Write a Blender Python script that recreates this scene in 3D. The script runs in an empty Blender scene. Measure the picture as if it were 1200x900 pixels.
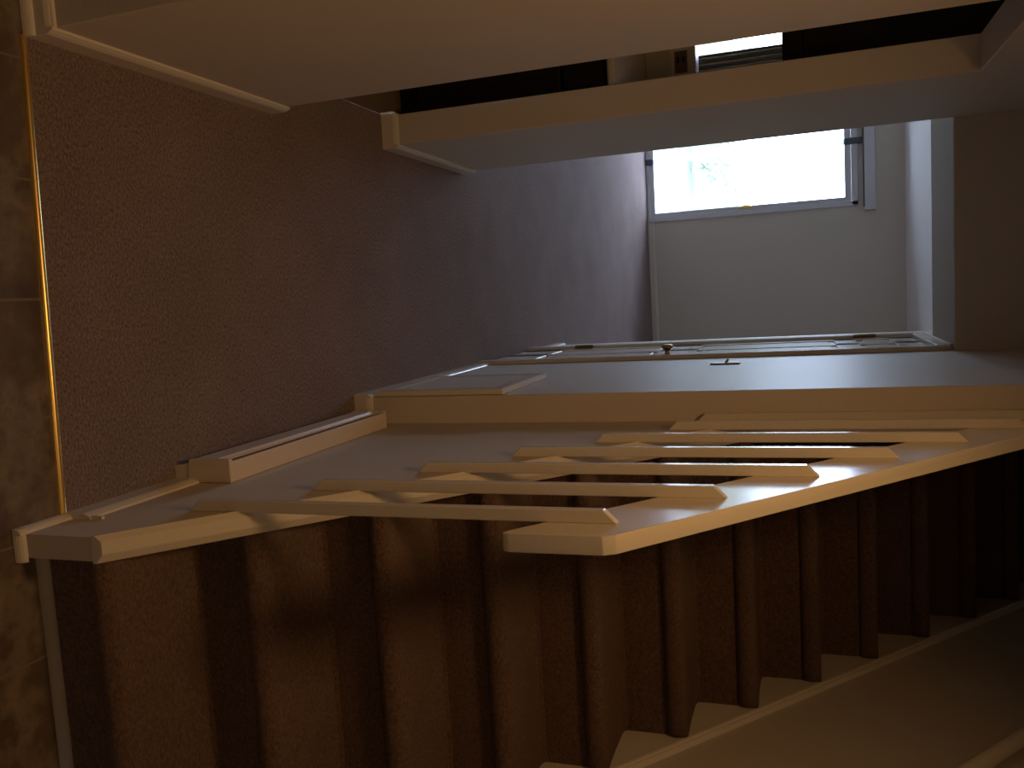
import bpy, bmesh, math, random
from mathutils import Matrix, Vector

random.seed(4)
scn = bpy.context.scene
COL = scn.collection
PI = math.pi

# ------------------------------------------------------------------ settings
scn.view_settings.view_transform = 'Standard'
scn.view_settings.look = 'None'
scn.view_settings.gamma = 1.0
scn.view_settings.use_curve_mapping = False
scn.view_settings.exposure = 0.0
scn.cycles.use_denoising = True
scn.cycles.max_bounces = 10
scn.cycles.diffuse_bounces = 6
scn.cycles.transparent_max_bounces = 12
scn.cycles.sample_clamp_indirect = 6.0

# ------------------------------------------------------------------ materials
def new_mat(name, base, rough=0.5, metal=0.0, spec=0.5):
    m = bpy.data.materials.new(name)
    m.use_nodes = True
    b = m.node_tree.nodes['Principled BSDF']
    b.inputs['Base Color'].default_value = (*base, 1)
    b.inputs['Roughness'].default_value = rough
    b.inputs['Metallic'].default_value = metal
    b.inputs['Specular IOR Level'].default_value = spec
    return m

def coords(m, kind='Object'):
    n = m.node_tree.nodes.new('ShaderNodeTexCoord')
    return n.outputs[kind]

def noise(m, scale, detail=3, rough=0.55, vec=None, stretch=None):
    nt = m.node_tree
    t = nt.nodes.new('ShaderNodeTexNoise')
    t.inputs['Scale'].default_value = scale
    t.inputs['Detail'].default_value = detail
    t.inputs['Roughness'].default_value = rough
    v = vec or coords(m)
    if stretch:
        mp = nt.nodes.new('ShaderNodeMapping')
        mp.inputs['Scale'].default_value = stretch
        nt.links.new(v, mp.inputs['Vector'])
        v = mp.outputs['Vector']
    nt.links.new(v, t.inputs['Vector'])
    return t.outputs['Fac']

def ramp(m, fac, stops):
    r = m.node_tree.nodes.new('ShaderNodeValToRGB')
    el = r.color_ramp.elements
    while len(el) < len(stops):
        el.new(0.5)
    for e, (p, c) in zip(el, stops):
        e.position = p
        e.color = (*c, 1)
    m.node_tree.links.new(fac, r.inputs['Fac'])
    return r.outputs['Color']

def bump(m, fac, strength=0.2, dist=0.002):
    nt = m.node_tree
    b = nt.nodes.new('ShaderNodeBump')
    b.inputs['Strength'].default_value = strength
    b.inputs['Distance'].default_value = dist
    nt.links.new(fac, b.inputs['Height'])
    nt.links.new(b.outputs['Normal'], nt.nodes['Principled BSDF'].inputs['Normal'])

def setc(m, out, key='Base Color'):
    m.node_tree.links.new(out, m.node_tree.nodes['Principled BSDF'].inputs[key])

def mixc(m, a, b, fac, mode='MIX'):
    nt = m.node_tree
    x = nt.nodes.new('ShaderNodeMix')
    x.data_type = 'RGBA'
    x.blend_type = mode
    if isinstance(fac, float):
        x.inputs[0].default_value = fac
    else:
        nt.links.new(fac, x.inputs[0])
    nt.links.new(a, x.inputs[6])
    nt.links.new(b, x.inputs[7])
    return x.outputs[2]

M = {}
# painted drywall
w = new_mat('wall_paint', (.66, .60, .52), .5)
bump(w, noise(w, 160, 4), .10, .001)
M['wall'] = w
w = new_mat('eggshell_wall_paint', (.66, .60, .52), .44, spec=.42)
bump(w, noise(w, 120, 3), .06, .0008)
M['wall_sheen'] = w
w = new_mat('flat_wall_paint', (.64, .57, .47), .75, spec=.25)
bump(w, noise(w, 160, 4), .10, .001)
M['wall_flat'] = w
# gloss trim
t = new_mat('gloss_trim_paint', (.74, .69, .60), .20)
bump(t, noise(t, 60, 2, stretch=(1, 1, .15)), .05, .0006)
M['trim'] = t
M['rail'] = new_mat('gloss_rail_paint', (.76, .71, .62), .10, spec=.6)
M['handrail'] = new_mat('satin_rail_paint', (.76, .71, .62), .19, spec=.55)
bump(M['handrail'], noise(M['handrail'], 18, 3), .05, .001)
bump(M['rail'], noise(M['rail'], 25, 2), .03, .0004)
# textured ceiling
c = new_mat('textured_cream_soffit', (.50, .44, .37), .85)  # underside coloured darker than the wall paint so it reads dim
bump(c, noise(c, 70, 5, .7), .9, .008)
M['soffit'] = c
c = new_mat('textured_ceiling', (.82, .81, .80), .8)
bump(c, noise(c, 70, 5, .7), .6, .006)
M['ceiling'] = c
# carpet
def carpet_mat(name, dark, mid, light):
    m = new_mat(name, mid, .95, spec=.1)
    v = coords(m)
    fine = noise(m, 160, 5, .85, v, (.7, 1.3, 1))
    col = ramp(m, fine, [(.38, dark), (.50, mid), (.62, light)])
    patch = noise(m, 3.2, 4, .6, v)
    pc = ramp(m, patch, [(.3, (.80, .79, .80)), (.7, (1, 1, 1))])
    setc(m, mixc(m, col, pc, 1.0, 'MULTIPLY'))
    bump(m, noise(m, 190, 4, .8, v), 1.0, .009)
    b = m.node_tree.nodes['Principled BSDF']
    b.inputs['Sheen Weight'].default_value = .15
    b.inputs['Sheen Roughness'].default_value = .5
    return m
M['carpet'] = carpet_mat('hall_carpet', (.14, .097, .088), (.335, .240, .22), (.54, .40, .37))
M['stair_carpet'] = carpet_mat('stair_carpet', (.115, .066, .045), (.215, .126, .088), (.32, .195, .14))
# slate look tile with grout joints
def tile_mat():
    m = new_mat('entry_tile', (.3, .24, .19), .38)
    nt = m.node_tree
    v = coords(m)
    n1 = noise(m, 4.2, 6, .62, v)
    n2 = noise(m, 15, 5, .6, v)
    c1 = ramp(m, n1, [(.34, (.095, .070, .052)), (.47, (.15, .115, .088)), (.54, (.235, .19, .15)), (.62, (.12, .09, .068))])
    c2 = ramp(m, n2, [(.35, (.72, .70, .68)), (.65, (1, 1, 1))])
    base = mixc(m, c1, c2, .8, 'MULTIPLY')
    br = nt.nodes.new('ShaderNodeTexBrick')
    br.offset = 0.0
    br.inputs['Scale'].default_value = 1.0
    br.inputs['Brick Width'].default_value = .238
    br.inputs['Row Height'].default_value = .48
    br.inputs['Mortar Size'].default_value = .003
    br.inputs['Mortar Smooth'].default_value = .2
    br.inputs['Color1'].default_value = (1, 1, 1, 1)
    br.inputs['Color2'].default_value = (.86, .86, .86, 1)
    br.inputs['Mortar'].default_value = (0, 0, 0, 1)
    mp = nt.nodes.new('ShaderNodeMapping')
    mp.inputs['Location'].default_value = (.053, -.60, 0)
    mp.inputs['Rotation'].default_value = (0, 0, 0)
    nt.links.new(v, mp.inputs['Vector'])
    nt.links.new(mp.outputs['Vector'], br.inputs['Vector'])
    tinted = mixc(m, base, br.outputs['Color'], .5, 'MULTIPLY')
    g = nt.nodes.new('ShaderNodeRGB'); g.outputs[0].default_value = (.20, .16, .125, 1)
    setc(m, mixc(m, tinted, g.outputs[0], br.outputs['Fac']))
    bump(m, n2, .15, .003)
    return m
M['tile'] = tile_mat()
M['kitchen_floor'] = new_mat('kitchen_vinyl', (.20, .15, .11), .4)
b_ = new_mat('brass', (.86, .60, .20), .30, 1.0)
bump(b_, noise(b_, 90, 3), .12, .001)
M['brass'] = b_
M['strip'] = new_mat('beige_strip', (.46, .42, .35), .45)
M['old_brass'] = new_mat('aged_brass', (.40, .28, .11), .36, 1.0)
M['steel'] = new_mat('bronze_switch_metal', (.30, .25, .20), .4, .9)
M['dark'] = new_mat('dark_gap', (.015, .013, .012), .7)
d = new_mat('dark_stained_wood', (.012, .009, .007), .45, spec=.25)
setc(d, ramp(d, noise(d, 9, 4, .6, None, (1, 1, .08)), [(.3, (.007, .005, .004)), (.7, (.016, .011, .008))]))
M['dark_wood'] = d
M['counter'] = new_mat('cream_laminate', (.52, .46, .36), .35)
M['backsplash'] = new_mat('cream_backsplash', (.48, .43, .33), .4)
M['brown_plastic'] = new_mat('brown_plastic', (.14, .09, .06), .5)
M['drape'] = new_mat('brown_drape', (.16, .12, .08), .85, spec=.2)
M['heater'] = new_mat('heater_enamel', (.72, .63, .52), .33)
M['vinyl'] = new_mat('white_vinyl', (.66, .67, .70), .35)
M['grey_metal'] = new_mat('dull_grey_metal', (.12, .13, .16), .4, .6)
# stile made pale and translucent to imitate the glare washing it out
s = bpy.data.materials.new('glare_stile'); s.use_nodes = True
nt = s.node_tree
pb = nt.nodes['Principled BSDF']
pb.inputs['Base Color'].default_value = (.80, .86, .95, 1)
tr = nt.nodes.new('ShaderNodeBsdfTranslucent'); tr.inputs['Color'].default_value = (.80, .88, 1, 1)
mx = nt.nodes.new('ShaderNodeMixShader'); mx.inputs[0].default_value = .7
nt.links.new(pb.outputs[0], mx.inputs[1]); nt.links.new(tr.outputs[0], mx.inputs[2])
nt.links.new(mx.outputs[0], nt.nodes['Material Output'].inputs['Surface'])
M['stile'] = s
# thin window glass
g = bpy.data.materials.new('window_glass'); g.use_nodes = True
nt = g.node_tree
nt.nodes.remove(nt.nodes['Principled BSDF'])
tp = nt.nodes.new('ShaderNodeBsdfTransparent'); tp.inputs[0].default_value = (.97, .98, .99, 1)
gl = nt.nodes.new('ShaderNodeBsdfGlossy'); gl.inputs['Roughness'].default_value = .02
fr = nt.nodes.new('ShaderNodeFresnel'); fr.inputs['IOR'].default_value = 1.12
mx = nt.nodes.new('ShaderNodeMixShader')
nt.links.new(fr.outputs[0], mx.inputs[0]); nt.links.new(tp.outputs[0], mx.inputs[1]); nt.links.new(gl.outputs[0], mx.inputs[2])
nt.links.new(mx.outputs[0], nt.nodes['Material Output'].inputs['Surface'])
M['glass'] = g
p = new_mat('pale_concrete', (.62, .62, .60), .85)
setc(p, ramp(p, noise(p, 5, 5), [(.3, (.33, .33, .32)), (.7, (.43, .43, .42))]))
M['concrete'] = p
M['lawn'] = new_mat('low_bounce_lawn', (.15, .17, .12), .95, spec=.1)
lf = new_mat('glare_paled_leaves', (.55, .62, .52), .7)  # leaf colour paled to imitate overexposure
setc(lf, ramp(lf, noise(lf, 24, 3), [(.35, (.50, .58, .47)), (.65, (.66, .72, .62))]))
M['leaves'] = lf
M['white_paint'] = new_mat('white_outdoor_paint', (.75, .80, .86), .5)

# ------------------------------------------------------------------ mesh helpers
def box(bm, x0, x1, y0, y1, z0, z1, bev=0.0, seg=2):
    vs = [bm.verts.new((x, y, z)) for x in (x0, x1) for y in (y0, y1) for z in (z0, z1)]
    idx = [(0, 1, 3, 2), (4, 6, 7, 5), (0, 4, 5, 1), (2, 3, 7, 6), (0, 2, 6, 4), (1, 5, 7, 3)]
    fs = [bm.faces.new([vs[i] for i in f]) for f in idx]
    if bev:
        es = list({e for f in fs for e in f.edges})
        bmesh.ops.bevel(bm, geom=es, offset=bev, segments=seg, profile=.5, affect='EDGES')
    return bm

def prism(bm, pts, axis, a, b, bev=0.0, seg=2):
    """polygon pts extruded along axis from a to b; pts are the two other coords in x,y,z order."""
    def P(p, t):
        return {'x': (t, p[0], p[1]), 'y': (p[0], t, p[1]), 'z': (p[0], p[1], t)}[axis]
    A = [bm.verts.new(P(p, a)) for p in pts]
    B = [bm.verts.new(P(p, b)) for p in pts]
    n = len(pts)
    fs = [bm.faces.new(A), bm.faces.new(B[::-1])]
    for i in range(n):
        fs.append(bm.faces.new((A[i], B[i], B[(i + 1) % n], A[(i + 1) % n])))
    if bev:
        es = list({e for f in fs for e in f.edges})
        bmesh.ops.bevel(bm, geom=es, offset=bev, segments=seg, profile=.5, affect='EDGES')
    return bm

def loft(bm, rings, cap=True):
    R = [[bm.verts.new(p) for p in r] for r in rings]
    n = len(R[0])
    for a, b in zip(R, R[1:]):
        for i in range(n):
            bm.faces.new((a[i], a[(i + 1) % n], b[(i + 1) % n], b[i]))
    if cap:
        bm.faces.new(R[0][::-1]); bm.faces.new(R[-1])
    return bm

def tube(bm, pts, r, n=12):
    pts = [Vector(p) for p in pts]
    rings = []
    for i, p in enumerate(pts):
        d = (pts[min(i + 1, len(pts) - 1)] - pts[max(i - 1, 0)]).normalized()
        u = d.cross(Vector((0, 0, 1)) if abs(d.z) < .9 else Vector((1, 0, 0))).normalized()
        v = d.cross(u)
        rr = r[i] if isinstance(r, (list, tuple)) else r
        rings.append([p + (u * math.cos(2 * PI * k / n) + v * math.sin(2 * PI * k / n)) * rr for k in range(n)])
    return loft(bm, rings)

def lathe(bm, prof, origin, axis, n=20):
    """prof = [(distance along axis, radius)...]"""
    a = Vector(axis).normalized()
    u = a.cross(Vector((0, 0, 1)) if abs(a.z) < .9 else Vector((1, 0, 0))).normalized()
    v = a.cross(u)
    o = Vector(origin)
    return loft(bm, [[o + a * t + (u * math.cos(2 * PI * k / n) + v * math.sin(2 * PI * k / n)) * r for k in range(n)] for t, r in prof])

def obj(name, bm, mat, parent=None, smooth=False, mats=None, angle=None):
    bmesh.ops.recalc_face_normals(bm, faces=bm.faces[:])
    me = bpy.data.meshes.new(name)
    bm.to_mesh(me); bm.free()
    for m in (mats or [mat]):
        me.materials.append(M[m] if isinstance(m, str) else m)
    if smooth:
        for p_ in me.polygons:
            p_.use_smooth = True
        if angle:
            me.set_sharp_from_angle(angle=angle)
    o = bpy.data.objects.new(name, me)
    COL.objects.link(o)
    if parent:
        o.parent = parent
        o.matrix_parent_inverse = parent.matrix_world.inverted()
    return o

def tag(o, label, cat, group=None, kind=None):
    o['label'] = label; o['category'] = cat
    if group: o['group'] = group
    if kind: o['kind'] = kind
    return o

def thing(name, label, cat, loc=(0, 0, 0), group=None, kind=None):
    o = bpy.data.objects.new(name, None)
    o.empty_display_size = .05
    COL.objects.link(o)
    o.location = loc
    o.matrix_world = Matrix.Translation(loc)
    return tag(o, label, cat, group, kind)

def struct(name, bm, mat, label, cat, **k):
    o = obj(name, bm, mat, **k)
    return tag(o, label, cat, kind='structure')

N = bmesh.new

# ------------------------------------------------------------------ dimensions (metres)
XL, XLB = -.586, -.695            # hall left wall: hall face, kitchen face
Y_OPEN0, Y_OPEN1, Z_OPEN = 2.19, 2.915, 1.972
Y_LEFT_END = 3.70
XR = .31                          # hall right wall beyond the return
Y_RET = 2.56
XK, XK2 = .40, .447               # stringer wall under the railing
SLOPE = .857
XW = 1.30                         # wall beside the stairs
Y_FAR = 8.78
CEIL = 2.40
R_, G_, Y0_ = .186, .217, 1.258   # rise, run, first riser

# ------------------------------------------------------------------ floors
bm = N(); 
prism(bm, [(-.70, 1.36), (.42, 1.322), (.42, 3.75), (-.70, 3.75)], 'z', -.06, 0)
box(bm, -3.2, 1.6, 3.75, Y_FAR + .02, -.06, 0)
struct('floor', bm, 'carpet', 'mauve brown carpet running down the hall to the glass door', 'floor')
bm = N()
prism(bm, [(-2.2, -2.0), (XW, -2.0), (XW, 1.255), (.42, 1.255), (.42, 1.322), (-.70, 1.36), (-2.2, 1.41)], 'z', -.06, -.002)
struct('floor.001', bm, 'tile', 'brown stone look tile floor of the entry before the brass strip', 'floor')
bm = N(); box(bm, -3.2, -.705, 1.50, 3.75, -.06, -.003)
struct('floor.002', bm, 'kitchen_floor', 'brown kitchen floor beyond the side opening', 'floor')

# ------------------------------------------------------------------ walls
Y_B1 = 1.378
bm = N()
box(bm, XLB, XL, Y_B1, Y_OPEN0, 0, CEIL, .003, 1)
box(bm, XLB, XL, Y_OPEN1, Y_LEFT_END, 0, CEIL, .003, 1)
box(bm, XLB, XL, Y_OPEN0 - .01, Y_OPEN1 + .01, Z_OPEN, CEIL, .003, 1)
box(bm, -3.25, XLB + .01, Y_B1, 1.50, 0, CEIL)
struct('wall_left', bm, 'wall', 'cream hall wall on the left with the opening into the kitchen', 'wall')

# right wall block with the shallow closet doorway
DY0, DY1, DZ = 3.80, 4.50, 1.955
Y_W2_END = 5.10
bm = N()
box(bm, XR, .44, Y_RET, DY0, 0, CEIL, .004, 2)
box(bm, XR, .44, DY1, Y_W2_END, 0, CEIL, .004, 2)
box(bm, XR, .44, DY0 - .01, DY1 + .01, DZ, CEIL)
box(bm, .38, .44, DY0 - .01, DY1 + .01, 0, DZ + .01)
box(bm, XR, .44, Y_RET, Y_W2_END, CEIL - .01, 4.8)
struct('wall_right', bm, 'wall_sheen', 'glossy cream hall wall with the white panel door and light switch', 'wall')

# low stringer wall below the railing
Y_K = 1.21
def knee_z(y): return .188 + SLOPE * (y - Y_K)
bm = N()
prism(bm, [(Y_K, 0), (Y_RET, 0), (Y_RET, knee_z(Y_RET)), (Y_K, knee_z(Y_K))], 'x', XK, XK2)
struct('wall_stair', bm, 'wall_flat', 'low sloping painted wall under the slatted stair railing', 'wall')

bm = N(); box(bm, XW, XW + .12, -2.0, 8.0, 0, 4.8)
struct('wall_outer', bm, 'wall', 'dim cream wall along the far side of the stairs', 'wall')
bm = N(); box(bm, -2.2, XW, -2.12, -2.0, 0, CEIL)
struct('wall_back', bm, 'wall', 'entry wall behind the viewer', 'wall')
bm = N(); box(bm, -2.32, -2.2, -2.12, 1.50, 0, CEIL)
struct('wall_entry', bm, 'wall', 'entry side wall out of view', 'wall')

# far wall with glass door opening and second window
SDX0, SDX1, SDZ = -1.90, -.68, 1.99
W2X0, W2X1, W2Z0, W2Z1 = -3.05, -2.235, .32, 1.93
bm = N()
box(bm, SDX1, 1.6, Y_FAR, Y_FAR + .15, 0, CEIL)
box(bm, W2X1, SDX0, Y_FAR, Y_FAR + .15, 0, CEIL)
box(bm, SDX0, SDX1, Y_FAR, Y_FAR + .15, SDZ, CEIL)
box(bm, -3.2, W2X0, Y_FAR, Y_FAR + .15, 0, CEIL)
box(bm, W2X0, W2X1, Y_FAR, Y_FAR + .15, 0, W2Z0)
box(bm, W2X0, W2X1, Y_FAR, Y_FAR + .15, W2Z1, CEIL)
struct('wall_far', bm, 'wall', 'end wall of the living room with the sliding glass door', 'wall')
bm = N(); box(bm, 1.6, 1.72, Y_W2_END - .1, Y_FAR + .15, 0, CEIL); box(bm, .44, 1.6, Y_W2_END - .1, Y_W2_END, 0, CEIL)
struct('wall_living', bm, 'wall', 'living room side wall hidden past the corner', 'wall')
bm = N(); box(bm, -3.32, -3.2, 1.38, Y_FAR + .15, 0, CEIL)
struct('wall_kitchen', bm, 'wall', 'outer side wall of the kitchen and living room', 'wall')
# kitchen back wall with pass-through
PTX0, PTX1, PTZ0, PTZ1 = -1.04, -.82, 1.055, 1.46  # opening narrowed out of view to cut daylight into the hall
bm = N()
box(bm, PTX1, XLB, 3.65, 3.75, 0, CEIL)
box(bm, -3.2, PTX0, 3.65, 3.75, 0, CEIL)
box(bm, PTX0, PTX1, 3.65, 3.75, 0, PTZ0)
box(bm, PTX0, PTX1, 3.65, 3.75, PTZ1, CEIL)
struct('wall_passthrough', bm, 'wall', 'kitchen wall with the pass-through towards the living room', 'wall')

# ------------------------------------------------------------------ ceilings
bm = N()
box(bm, -3.2, .44, 1.38, 3.75, CEIL, CEIL + .1)
box(bm, -2.2, XW, -2.0, 1.40, CEIL, CEIL + .1)
box(bm, .44, XW, 1.40, 2.0, CEIL, CEIL + .1)
box(bm, -3.2, .44, 3.75, Y_FAR + .1, CEIL, CEIL + .1)
box(bm, .44, 1.6, Y_W2_END - .1, Y_FAR + .1, CEIL, CEIL + .1)
struct('ceiling', bm, 'ceiling', 'textured ceiling over the hall and the living room', 'ceiling')
bm = N(); box(bm, XLB, XR + .01, Y_LEFT_END, 4.29, 2.02, CEIL + .02, .003, 1)
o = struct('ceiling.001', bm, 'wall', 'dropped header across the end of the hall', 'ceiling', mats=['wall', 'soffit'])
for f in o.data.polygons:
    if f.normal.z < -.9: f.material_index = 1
bm = N()
box(bm, .30, XW + .12, 1.88, 5.1, 4.8, 4.9)
box(bm, .31, .44, 1.88, 2.57, CEIL, 4.8)
box(bm, .44, XW, 1.88, 2.0, CEIL, 4.8)
box(bm, .44, XW, 5.0, 5.1, 2.4, 4.8)
struct('ceiling.002', bm, 'wall', 'stairwell ceiling above the flight', 'ceiling')

# ------------------------------------------------------------------ baseboards
BH, BT = .064, .012
prof = [(0, 0), (1, 0), (1, .72), (.75, .86), (.6, .9), (.45, .97), (.2, 1), (0, 1)]
def bb_x(bm, xwall, sgn, y0, y1, h=BH, t=BT):     # board along y on wall face xwall, facing sgn
    prism(bm, [(xwall + sgn * t * a, h * b) for a, b in prof], 'y', y0, y1)
def bb_y(bm, ywall, sgn, x0, x1, h=BH, t=BT):     # board along x
    prism(bm, [(ywall + sgn * t * a, h * b) for a, b in prof], 'x', x0, x1)
def shoe_y(bm, y, x0, x1, d=.012, h=.021):
    pts = [(y, 0), (y - d, 0)] + [(y - d * math.cos(a), h * math.sin(a)) for a in (.35, .7, 1.05, 1.4)] + [(y, h)]
    prism(bm, pts, 'x', x0, x1)

bm = N()
bb_x(bm, XL, 1, Y_B1 - BT, Y_OPEN0 + BT * .6); bb_y(bm, Y_B1, -1, -2.2, XL)
shoe_y(bm, Y_B1 - BT, -2.2, XL + BT)
struct('baseboard_left', bm, 'trim', 'cream baseboard along the near end of the left wall', 'baseboard')
bm = N()
bb_x(bm, XL, 1, Y_OPEN1 - BT, Y_LEFT_END); bb_y(bm, Y_OPEN1, -1, XLB, XL)
bb_x(bm, XLB, -1, Y_OPEN1 - BT, 2.99)
struct('baseboard_left.001', bm, 'trim', 'cream baseboard round the wall end past the kitchen opening', 'baseboard')
bm = N()
bb_x(bm, XK, -1, 1.322, Y_RET, h=.068)
box(bm, XK - .006, XK, 1.325, 1.332, 0, .095)
shoe_y(bm, Y_K, XK - .012, XK2 + .008)
pts = [(XK, 0), (XK - .012, 0)] + [(XK - .012 * math.cos(a), .021 * math.sin(a)) for a in (.35, .7, 1.05, 1.4)] + [(XK, .021)]
prism(bm, pts, 'y', Y_K - .012, 1.322)
struct('baseboard_right', bm, 'trim', 'cream baseboard at the foot of the low stair wall', 'baseboard')
bm = N()
bb_y(bm, Y_RET, -1, XR, XK)
bb_x(bm, XR, -1, Y_RET - BT, DY0 - .066)
struct('baseboard_right.001', bm, 'trim', 'cream baseboard round the return corner of the right wall', 'baseboard')
bm = N(); bb_x(bm, XR, -1, DY1 + .066, Y_W2_END)
bb_y(bm, Y_W2_END, 1, XR, .44)
struct('baseboard_right.002', bm, 'trim', 'cream baseboard past the panel door at the end of the hall', 'baseboard')
bm = N(); bb_y(bm, Y_FAR, -1, SDX1, 1.6); bb_y(bm, Y_FAR, -1, W2X0, SDX0)
struct('baseboard_far', bm, 'trim', 'cream baseboard under the end wall of the living room', 'baseboard')

# ------------------------------------------------------------------ stringer wall cap and stair skirt
def sheared(bm, sec, y0, y1, zf, bev=0):
    """cross-section sec [(x, height)] swept up the pitch with plumb-cut ends"""
    A = [bm.verts.new((x, y0, zf(y0) + h)) for x, h in sec]
    B = [bm.verts.new((x, y1, zf(y1) + h)) for x, h in sec]
    n = len(sec)
    bm.faces.new(A[::-1]); bm.faces.new(B)
    for i in range(n):
        bm.faces.new((A[i], A[(i + 1) % n], B[(i + 1) % n], B[i]))
bm = N()
sheared(bm, [(.397, -.004), (.397, .003), (.408, .0165), (.411, .018), (.432, .018), (.435, .0165), (.451, .001), (.451, -.006)], Y_K - .001, Y_RET, knee_z)
struct('trim_1', bm, 'rail', 'cream sloping cap board on the low stair wall', 'trim')

def nose_line(y): return R_ - .03 + SLOPE * (y - (Y0_ - .02))
bm = N()
pts = [(1.20, 0), (1.60, 0), (5.2, nose_line(5.2) - .34), (5.2, nose_line(5.2) + .024), (1.20, nose_line(1.20) + .024)]
prism(bm, pts, 'x', XW - .013, XW)
sec = [(XW, .022), (XW - .016, .022), (XW - .020, .026), (XW - .018, .034), (XW - .014, .037), (XW - .014, .041), (XW - .010, .047), (XW - .004, .051), (XW, .051)]
sheared(bm, sec, 1.20, 5.2, nose_line)
struct('trim_2', bm, 'trim', 'cream moulded skirt board climbing beside the carpeted steps', 'trim')

bm = N()
pts = [(1.262, -.002), (1.244, -.002)] + [(1.262 - .018 * math.cos(a), .020 * math.sin(a)) for a in (.2, .5, .8, 1.1, 1.4)] + [(1.262, .020)]
prism(bm, pts, 'x', XK2 + .002, XW - .012)
struct('trim_3', bm, 'strip', 'pale rounded trim strip along the foot of the bottom step', 'trim')

# ------------------------------------------------------------------ staircase
st = thing('staircase', 'brown carpeted straight staircase climbing away beside the slatted railing', 'staircase', (.87, Y0_, 0))
for n in range(1, 15):
    yf, zt, zb = Y0_ + (n - 1) * G_, n * R_, (n - 1) * R_
    rn = .029
    pts = [(yf, zb), (yf, zt - 2 * rn - .004)]
    cy, cz = yf + .004, zt - rn
    for k in range(9):
        a = -PI / 2 - PI * k / 8
        pts.append((cy + (rn + .002) * math.cos(a), cz + rn * math.sin(a)))
    pts += [(yf + G_ * .5, zt - .002), (yf + G_ - .02, zt), (yf + G_ - .006, zt + .004), (yf + G_ + .004, zt + .02), (yf + G_ + .004, zb)]
    bm = N()
    # slices across the width, nosing rounded off at the outer end
    xs = [(.449, 0), (.60, 0), (.90, 0), (1.20, 0), (1.262, 0), (1.278, .25), (1.287, .8)]
    rings = []
    for x, k in xs:
        ring = []
        for (yy, zz) in pts:
            if yy < yf: yy = yf + (yy - yf) * (1 - .85 * k)
            ring.append((x, yy, zz))
        rings.append(ring)
    loft(bm, rings)
    obj('step', bm, 'stair_carpet', st, smooth=True, angle=R_ * 3.4)

# ------------------------------------------------------------------ slatted railing
ra = thing('stair_railing', 'glossy cream stair railing of upright slats and a flat sloping rail', 'railing', (.40, 1.408, .2))
RY0, RSL = 1.332, .845
def rail_b(y): return .949 + RSL * (y - RY0)
rh = .194
pts = []
# rounded lower near corner, plumb near end
pts = [(RY0, rail_b(RY0) + .020)]
for k in range(1, 7):
    t = k / 6
    # quadratic curve round the corner
    p0, p1, p2 = (RY0, rail_b(RY0) + .020), (RY0, rail_b(RY0) - .002), (RY0 + .016, rail_b(RY0 + .016))
    pts.append(tuple((1 - t) ** 2 * a + 2 * t * (1 - t) * b + t * t * c for a, b, c in zip(p0, p1, p2)))
pts += [(Y_RET, rail_b(Y_RET)), (Y_RET, rail_b(Y_RET) + rh), (RY0 + .012, rail_b(RY0 + .012) + rh), (RY0, rail_b(RY0) + rh - .010)]
bm = N(); prism(bm, pts, 'x', .400, .433, .0022, 2)
obj('handrail', bm, 'handrail', ra, smooth=True, angle=.36)

def slat_mesh(y, zb, zt):
    bm = N()
    prism(bm, [(.376, zb), (.400, zb - .024), (.400, zt), (.376, zt - .024)], 'y', y, y + .018, .0015, 1)
    return bm
slat0 = obj('slat', slat_mesh(0, .267, 1.143), 'rail', ra)
slat0.location.y += 1.408
for i in range(1, 6):
    s_ = slat0.copy(); COL.objects.link(s_)
    s_.location.y += .197 * i; s_.location.z += .197 * i * SLOPE
s_ = slat0.copy(); COL.objects.link(s_)
s_.location.y += 2.537 - 1.408; s_.location.z += (2.537 - 1.408) * SLOPE - .06

# wall handrail on the far stair wall
hr = thing('wall_handrail', 'plain cream handrail fixed to the dim wall beside the stairs', 'handrail', (1.25, 2.2, 1.8))
def hz(y): return 1.838 + .80 * (y - 2.278)
bm = N(); tube(bm, [(1.25, 1.75, hz(1.75)), (1.25, 1.78, hz(1.78)), (1.25, 4.5, hz(4.5))], [.015, .022, .022], 16)
obj('rail', bm, 'trim', hr, smooth=True, angle=.9)
for y in (2.0, 3.2, 4.3):
    bm = N(); tube(bm, [(1.25, y, hz(y) - .02), (1.255, y, hz(y) - .06), (1.30, y, hz(y) - .075)], .006, 8)
    lathe(bm, [(0, .025), (.006, .022)], (1.299, y, hz(y) - .075), (-1, 0, 0), 14)
    obj('bracket', bm, 'old_brass', hr, smooth=True, angle=.7)

# ------------------------------------------------------------------ brass threshold strip
bm = N()
a, b = Vector((-.575, 1.354, 0)), Vector((.388, 1.320, 0))
d_ = (b - a).normalized(); nrm = Vector((-d_.y, d_.x, 0))
rings = []
for k in range(13):
    p_ = a.lerp(b, k / 12)
    rings.append([p_ + nrm * (.0085 * math.cos(t)) + Vector((0, 0, -.002 + .0075 * math.sin(t))) for t in [PI * q / 8 for q in range(9)]])
loft(bm, rings)
tag(obj('threshold_strip', bm, 'brass', None, smooth=True, angle=1.0), 'thin shiny brass strip between the entry tile and the hall carpet', 'threshold strip')

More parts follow.
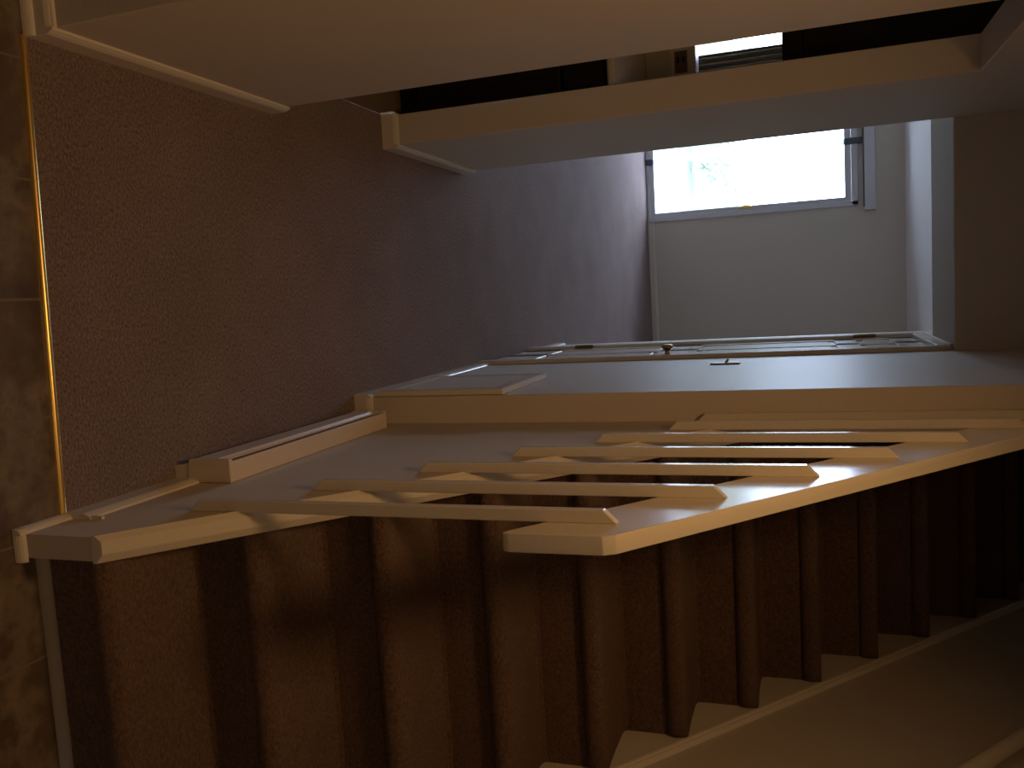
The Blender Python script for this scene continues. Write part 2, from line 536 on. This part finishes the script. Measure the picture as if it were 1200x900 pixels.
# ------------------------------------------------------------------ baseboard heater
HX0, HX1, HY0, HY1 = .343, .394, 1.655, 2.465
he = thing('baseboard_heater', 'long cream electric baseboard heater on the hall carpet under the railing', 'heater', (.37, 2.06, 0))
bm = N(); box(bm, HX0 + .006, XK - .001, HY0 + .01, HY1 - .002, .147, .160, .002, 2)
obj('top_cover', bm, 'heater', he)
bm = N(); prism(bm, [(HX0, .050), (HX0 + .004, .046), (HX0 + .004, .110), (HX0 + .008, .118), (HX0 + .0075, .121), (HX0, .113)], 'y', HY0 + .012, HY1 - .011)
obj('front_panel', bm, 'heater', he)
bm = N(); prism(bm, [(HX0 + .007, .126), (HX0 + .010, .126), (HX0 + .007, .134), (HX0 + .003, .134)], 'y', HY0 + .012, HY1 - .011)
obj('deflector', bm, 'heater', he)
bm = N(); box(bm, HX0 + .018, XK - .002, HY0 + .012, HY1 - .01, .04, .147)
obj('slot_shade_block', bm, 'dark', he)  # near-black block stands in for the shade inside the slot
for y0, y1 in ((HY0, HY0 + .014), (HY1 - .012, HY1)):
    bm = N(); prism(bm, [(HX0 - .001, .043), (XK - .001, .035), (XK - .001, .1605), (HX0 + .003, .1605), (HX0 - .001, .157)], 'y', y0, y1, .002, 2)
    obj('end_cap', bm, 'heater', he)
    bm = N(); prism(bm, [(.358, 0), (.399, 0), (.399, .040), (.352, .044), (.356, .02)], 'y', y0 + .002, y0 + .012)
    obj('foot', bm, 'heater', he)

# ------------------------------------------------------------------ access panel on the hall wall
ap = thing('access_panel', 'thin raised cream panel low on the hall wall at the return corner', 'panel', (.30, 2.8, .07))
PY0, PY1, PZ0, PZ1, PX = 2.562, 3.06, .070, .535, .290
bm = N()
box(bm, PX, XR - .001, PY0, PY0 + .05, PZ0, PZ1, .004, 2); box(bm, PX, XR - .001, PY1 - .05, PY1, PZ0, PZ1, .004, 2)
box(bm, PX, XR - .001, PY0 + .04, PY1 - .04, PZ0, PZ0 + .05, .004, 2); box(bm, PX, XR - .001, PY0 + .04, PY1 - .04, PZ1 - .05, PZ1, .004, 2)
obj('panel_frame', bm, 'trim', ap)
bm = N(); box(bm, PX + .0015, XR - .002, PY0 + .045, PY1 - .045, PZ0 + .045, PZ1 - .045, .002, 1)
obj('panel_board', bm, 'wall_sheen', ap)

# ------------------------------------------------------------------ light switch
ls = thing('light_switch', 'slim bronze light switch plate on the glossy hall wall', 'light switch', (XR, 3.43, 1.165))
bm = N(); box(bm, XR - .007, XR, 3.40, 3.47, 1.108, 1.222, .003, 2)
obj('plate', bm, 'steel', ls)
bm = N(); prism(bm, [(XR - .006, 1.158), (XR - .006, 1.174), (XR - .021, 1.181), (XR - .021, 1.174)], 'y', 3.430, 3.440, .001, 1)
obj('toggle', bm, 'old_brass', ls)

# ------------------------------------------------------------------ closet door
dr = thing('door_1', 'white panel door with brass hinges and knob on the right hall wall', 'door', (.32, 4.15, 0), kind='structure')
CX = .284
bm = N()
box(bm, CX + .006, XR, DY0 - .066, DY0 - .004, 0, DZ + .066, .004, 2)
box(bm, CX, XR, DY1 + .004, DY1 + .066, 0, DZ + .066, .004, 2)
box(bm, CX + .002, XR, DY0 - .060, DY1 + .060, DZ + .006, DZ + .064, .004, 2)
box(bm, CX - .003, XR, DY0 - .066, DY1 + .066, DZ + .052, DZ + .064, .003, 2)
box(bm, CX + .010, XR + .07, DY0 - .006, DY0 + .002, 0, DZ + .004); box(bm, CX + .010, XR + .07, DY1 - .002, DY1 + .006, 0, DZ + .004)
obj('casing', bm, 'trim', dr)
LX = .300
bm = N()
box(bm, LX + .006, LX + .036, DY0 + .004, DY1 - .004, .012, DZ - .004)
ym = (DY0 + DY1) / 2
st_y = [(DY0 + .004, DY0 + .095), (ym - .045, ym + .045), (DY1 - .095, DY1 - .004)]
rl_z = [(.012, .23), (.80, .98), (1.60, 1.70), (DZ - .11, DZ - .004)]
for y0, y1 in st_y: box(bm, LX, LX + .010, y0, y1, .012, DZ - .004, .002, 1)
for z0, z1 in rl_z: box(bm, LX, LX + .010, DY0 + .01, DY1 - .01, z0, z1, .002, 1)
for (ya, yb) in ((st_y[0][1], st_y[1][0]), (st_y[1][1], st_y[2][0])):
    for (za, zb) in ((.23, .80), (.98, 1.60), (1.70, DZ - .11)):
        box(bm, LX + .002, LX + .012, ya + .022, yb - .022, za + .022, zb - .022, .005, 1)
lf_ = obj('leaf', bm, 'trim', dr)
for z in (.33, 1.745):
    bm = N(); tube(bm, [(LX - .012, DY1 + .002, z - .05), (LX - .012, DY1 + .002, z + .05)], .009, 10)
    box(bm, LX - .003, LX, DY1 - .028, DY1 + .006, z - .048, z + .048, .001, 1)
    obj('hinge', bm, 'old_brass', dr, smooth=True, angle=.6)
bm = N(); lathe(bm, [(0, .026), (.004, .026), (.006, .011), (.020, .010), (.026, .016), (.034, .025), (.042, .026), (.048, .020), (.050, .008)], (LX, DY0 + .06, .875), (-1, 0, 0), 20)
obj('knob', bm, 'old_brass', dr, smooth=True, angle=.7)

# ------------------------------------------------------------------ sliding glass door
sd = thing('door_2', 'sliding glass patio door blown out white by daylight', 'door', (-1.3, Y_FAR, 0), kind='structure')
ym0, ym1 = Y_FAR - .015, Y_FAR + .06
bm = N()
box(bm, SDX1 - .042, SDX1 + .004, ym0, ym1, 0, SDZ, .004, 2); box(bm, SDX0 - .004, SDX0 + .042, ym0, ym1, 0, SDZ, .004, 2)
box(bm, SDX0, SDX1, ym0, ym1, SDZ - .055, SDZ, .004, 2); box(bm, SDX0, SDX1, ym0 + .004, ym1, 0, .026, .003, 2)
obj('frame', bm, 'vinyl', sd)
bm = N()     # right hand leaf
gx0, gx1, gz0, gz1 = -1.255, -.765, .078, 1.876
box(bm, gx1, SDX1 - .044, Y_FAR, Y_FAR + .035, .028, SDZ - .057, .004, 2)
box(bm, gx0 - .02, gx1 + .002, Y_FAR, Y_FAR + .035, gz1, SDZ - .057, .004, 2); box(bm, gx0 - .02, gx1 + .002, Y_FAR, Y_FAR + .035, .028, gz0, .004, 2)
obj('sash', bm, 'vinyl', sd)
bm = N()
box(bm, gx0 - .045, gx0, Y_FAR + .002, Y_FAR + .03, gz0, gz1, .003, 1)
obj('meeting_stile', bm, 'stile', sd)
bm = N()
for z0, z1 in ((.0, .077), (gz1, 2.03)):
    box(bm, gx0 - .050, gx0 + .008, Y_FAR - .022, Y_FAR + .03, z0, z1, .003, 1)
obj('interlock', bm, 'grey_metal', sd)
bm = N()
box(bm, SDX0 + .04, SDX0 + .10, Y_FAR + .01, Y_FAR + .045, .028, SDZ - .057, .004, 2)
box(bm, SDX0 + .09, gx0 - .04, Y_FAR + .01, Y_FAR + .045, gz1, SDZ - .057, .004, 2); box(bm, SDX0 + .09, gx0 - .04, Y_FAR + .01, Y_FAR + .045, .028, gz0, .004, 2)
obj('sash', bm, 'vinyl', sd)
bm = N(); box(bm, gx0 - .01, gx1 + .01, Y_FAR + .014, Y_FAR + .018, gz0 - .01, gz1 + .01)
obj('glass', bm, 'glass', sd)
bm = N(); box(bm, SDX0 + .09, gx0 - .03, Y_FAR + .026, Y_FAR + .030, gz0 - .01, gz1 + .01)
obj('glass', bm, 'glass', sd)
bm = N()
box(bm, -.757, -.737, Y_FAR - .006, Y_FAR + .002, .905, 1.03, .003, 2)
tube(bm, [(-.752, Y_FAR - .004, .92), (-.758, Y_FAR - .03, .935), (-.760, Y_FAR - .034, .97), (-.758, Y_FAR - .03, 1.0), (-.752, Y_FAR - .004, 1.015)], .008, 10)
obj('handle', bm, 'brass', sd, smooth=True, angle=.7)

bh = thing('blind_headrail', 'pale headrail of a drawn-back blind above the sliding glass door', 'blind headrail', (-1.3, Y_FAR, 2.09))
bm = N(); box(bm, -2.0, -.622, Y_FAR - .075, Y_FAR - .005, 2.046, 2.138, .005, 2)
obj('valance', bm, 'vinyl', bh)
bm = N(); box(bm, -1.98, -.66, Y_FAR - .062, Y_FAR - .02, 2.034, 2.050, .002, 1)
obj('track', bm, 'grey_metal', bh)

# second window
w2 = thing('window_1', 'living room window glimpsed through the kitchen pass-through', 'window', (-2.6, Y_FAR, W2Z0), kind='structure')
bm = N()
for x0, x1, z0, z1 in ((W2X0, W2X0 + .05, W2Z0, W2Z1), (W2X1 - .012, W2X1, W2Z0, W2Z1), (W2X0, W2X1, W2Z0, W2Z0 + .05), (W2X0, W2X1, W2Z1 - .05, W2Z1), (-2.66, -2.62, W2Z0, W2Z1)):
    box(bm, x0, x1, Y_FAR + .02, Y_FAR + .08, z0, z1, .003, 1)
obj('window_frame', bm, 'vinyl', w2)
bm = N(); box(bm, W2X0 + .02, W2X1 - .005, Y_FAR + .045, Y_FAR + .049, W2Z0 + .02, W2Z1 - .02)
obj('pane', bm, 'glass', w2)

cu = thing('curtain', 'dull brown curtain drawn back beside the window seen through the pass-through', 'curtain', (-2.1, Y_FAR - .1, .12))
bm = N()
top, bot = [], []
xs_ = [-2.228 + .215 * k / 60 for k in range(61)]
front = [(x, Y_FAR - .085 + .03 * math.sin((x + 2.228) * 2 * PI / .055)) for x in xs_]
back = [(x, y + .004) for x, y in reversed(front)]
prism(bm, front + back, 'z', .12, 2.165)
obj('drape', bm, 'drape', cu, smooth=True, angle=.7)
bm = N(); tube(bm, [(-3.15, Y_FAR - .085, 2.17), (-1.88, Y_FAR - .085, 2.17)], .012, 12)
lathe(bm, [(0, .012), (.01, .02), (.03, .02), (.04, .005)], (-1.885, Y_FAR - .085, 2.17), (1, 0, 0), 12)
for x in (-3.0, -1.95):
    box(bm, x - .008, x + .008, Y_FAR - .09, Y_FAR + .001, 2.16, 2.18)
obj('curtain_rod', bm, 'old_brass', cu)

# ------------------------------------------------------------------ kitchen through the opening
KY0, KYB = 3.005, 3.648
cb = thing('base_cabinet', 'dark stained kitchen base cabinet just inside the side opening', 'cabinet', (-1.0, 3.3, 0))
bm = N(); box(bm, -1.90, -.699, KY0 + .02, KYB, .09, .835); box(bm, -1.90, -.699, KY0 + .08, KYB, 0, .10)
obj('body', bm, 'dark_wood', cb)
for x0 in (-1.88, -1.29):
    bm = N(); box(bm, x0, x0 + .575, KY0, KY0 + .02, .11, .66, .003, 1)
    box(bm, x0 + .06, x0 + .515, KY0 - .004, KY0 + .004, .17, .60, .003, 1)
    o = obj('door', bm, 'dark_wood', cb)
    bm = N(); lathe(bm, [(0, .006), (.012, .006), (.018, .014), (.026, .012)], (x0 + .05, KY0, .60), (0, -1, 0), 14)
    k = obj('knob', bm, 'old_brass', cb, smooth=True); k.parent = o; k.matrix_parent_inverse = o.matrix_world.inverted()
    bm = N(); box(bm, x0, x0 + .575, KY0, KY0 + .02, .675, .825, .003, 1)
    o = obj('drawer', bm, 'dark_wood', cb)
    bm = N(); lathe(bm, [(0, .006), (.012, .006), (.018, .014), (.026, .012)], (x0 + .29, KY0, .75), (0, -1, 0), 14)
    k = obj('knob', bm, 'old_brass', cb, smooth=True); k.parent = o; k.matrix_parent_inverse = o.matrix_world.inverted()
ct = thing('countertop', 'cream laminate countertop lying on the dark kitchen base cabinet', 'countertop', (-1.0, 3.3, .837))
bm = N(); box(bm, -1.92, -.697, KY0 - .03, KYB, .836, .866, .010, 3)
obj('worktop', bm, 'counter', ct)
bm = N(); box(bm, -1.92, -.697, KYB - .018, KYB, .866, .968, .004, 2)
obj('backsplash', bm, 'backsplash', ct)
uc = thing('wall_cabinet', 'dark stained kitchen wall cabinet hanging above the pass-through', 'cabinet', (-1.0, 3.45, 1.41))
bm = N(); box(bm, -1.90, -.699, 3.30, KYB, 1.410, 2.20)
obj('body', bm, 'dark_wood', uc)
for x0 in (-1.88, -1.29):
    bm = N(); box(bm, x0, x0 + .575, 3.28, 3.30, 1.415, 2.19, .003, 1); box(bm, x0 + .06, x0 + .515, 3.276, 3.284, 1.48, 2.13, .003, 1)
    o = obj('door', bm, 'dark_wood', uc)
    bm = N(); lathe(bm, [(0, .006), (.012, .006), (.018, .014), (.026, .012)], (x0 + .05, 3.28, 1.47), (0, -1, 0), 14)
    k = obj('knob', bm, 'old_brass', uc, smooth=True); k.parent = o; k.matrix_parent_inverse = o.matrix_world.inverted()
wo = thing('wall_outlet', 'small brown wall outlet above the kitchen backsplash', 'outlet', (-.905, KYB, 1.01))
bm = N(); box(bm, -.965, -.878, KYB - .004, KYB + .002, .985, 1.035, .002, 1)
obj('plate', bm, 'brown_plastic', wo)
bm = N(); box(bm, -.940, -.918, KYB - .007, KYB, .992, 1.004, .001, 1); box(bm, -.940, -.918, KYB - .007, KYB, 1.014, 1.026, .001, 1)
obj('socket', bm, 'dark', wo)
bm = N(); box(bm, PTX0 - .02, PTX1 + .02, 3.647, 3.762, PTZ0 - .002, PTZ0 + .014, .003, 1)
struct('trim_4', bm, 'trim', 'cream sill of the kitchen pass-through', 'trim')

# ------------------------------------------------------------------ outdoors, seen blown out through the glass
bm = N(); box(bm, -5, 3, Y_FAR + .15, 11.7, -.16, -.04)
struct('ground', bm, 'concrete', 'bright patio outside the sliding glass door', 'patio')
bm = N(); box(bm, -14, 12, 11.7, 24, -.16, -.05)  # darker ground added so less light bounces up indoors
struct('ground.001', bm, 'lawn', 'lawn added beyond the patio to cut the bounced light', 'lawn')
rl = thing('patio_railing', 'pale railing outside the glass door washed out by glare', 'railing', (-1.5, 11.5, -.04))
bm = N(); box(bm, -4.0, .6, 11.45, 11.52, .74, .80, .005, 1)
obj('top_rail', bm, 'white_paint', rl)
for k in range(5):
    bm = N(); box(bm, -4.0 + k * 1.13, -3.92 + k * 1.13, 11.45, 11.53, -.04, .75, .005, 1)
    obj('post', bm, 'white_paint', rl)
def shrub(x, y, h, r, label):
    t_ = thing('shrub', label, 'shrub', (x, y, -.04), 'shrubs beyond the patio')
    bm = N()
    for k in range(420):
        u = Vector((random.gauss(0, 1), random.gauss(0, 1), random.gauss(0, 1))).normalized()
        q = Vector((x, y, h * .55)) + Vector((u.x * r, u.y * r, u.z * h * .45)) * random.uniform(.55, 1)
        s1 = random.uniform(.05, .10)
        a1 = Vector((random.gauss(0, 1), random.gauss(0, 1), random.gauss(0, 1))).normalized()
        b1 = a1.cross(u).normalized() if a1.cross(u).length > .01 else Vector((1, 0, 0))
        v = [bm.verts.new(q + a1 * s1), bm.verts.new(q + b1 * s1 * .5), bm.verts.new(q - a1 * s1), bm.verts.new(q - b1 * s1 * .5)]
        bm.faces.new(v)
    obj('foliage', bm, 'leaves', t_)
    bm = N()
    tube(bm, [(x, y, -.04), (x + .03, y, h * .3), (x, y + .02, h * .6)], [.04, .03, .015], 8)
    obj('stem', bm, 'concrete', t_)  # pale tone imitates glare on the stem
shrub(-1.75, 13.2, .9, .45, 'low shrub, paled to look washed out by glare, outside the glass door, towards the kitchen side')
shrub(-3.1, 13.8, 1.7, .6, 'taller shrub, paled to look washed out by glare, outside the glass door, furthest towards the kitchen')

# ------------------------------------------------------------------ light
wd = bpy.data.worlds.new('daylight'); scn.world = wd
wd.use_nodes = True
bg = wd.node_tree.nodes['Background']
bg.inputs['Color'].default_value = (.63, .765, 1.0, 1)
bg.inputs['Strength'].default_value = 12.5

def portal(name, x, z, w_, h_):
    l = bpy.data.lights.new(name, 'AREA'); l.shape = 'RECTANGLE'; l.size = w_; l.size_y = h_
    l.cycles.is_portal = True
    o = bpy.data.objects.new(name, l); COL.objects.link(o)
    o.location = (x, Y_FAR + .16, z)
    o.rotation_euler = (math.radians(-90), 0, 0)
portal('glass_door_portal', (SDX0 + SDX1) / 2, SDZ / 2, SDX1 - SDX0, SDZ)
portal('window_portal', (W2X0 + W2X1) / 2, (W2Z0 + W2Z1) / 2, W2X1 - W2X0, W2Z1 - W2Z0)

def lamp(name, loc, size, power, col, spread=180):
    l = bpy.data.lights.new(name, 'AREA')
    l.shape = 'DISK'; l.size = size; l.energy = power; l.color = col; l.spread = math.radians(spread)
    o = bpy.data.objects.new(name, l); COL.objects.link(o)
    o.location = loc
lamp('hall_ceiling_lamp', (-.08, 1.12, 2.385), .26, 7.6, (1.0, .54, .20), 166)
lamp('entry_fill_light', (.25, -1.0, 2.385), .22, 2.8, (1.0, .66, .34))  # unseen fill added to lift the faces turned towards the camera
lamp('kitchen_fill_light', (-1.7, 2.3, 2.385), .30, 1.1, (1.0, .66, .34))  # unseen fill added to brighten the counter

# ------------------------------------------------------------------ camera (held on its side)
Rm = [[0.05860073526651428, 0.9931443982078886, 0.10114424419864326],
      [0.31929432820325077, -0.11464277066051437, 0.9406955762160867],
      [0.9458419983292446, -0.022830668925188664, -0.32382352408830606]]
cam = bpy.data.cameras.new('camera')
cam.sensor_fit = 'HORIZONTAL'; cam.sensor_width = 36.0
cam.lens = 992.86 / 1200 * 36.0
cam.clip_start = .05; cam.clip_end = 100
co = bpy.data.objects.new('camera', cam); COL.objects.link(co)
mw = Matrix(((Rm[0][0], -Rm[0][1], -Rm[0][2], 0), (Rm[1][0], -Rm[1][1], -Rm[1][2], 0), (Rm[2][0], -Rm[2][1], -Rm[2][2], 1.45), (0, 0, 0, 1)))
co.matrix_world = mw
scn.camera = co
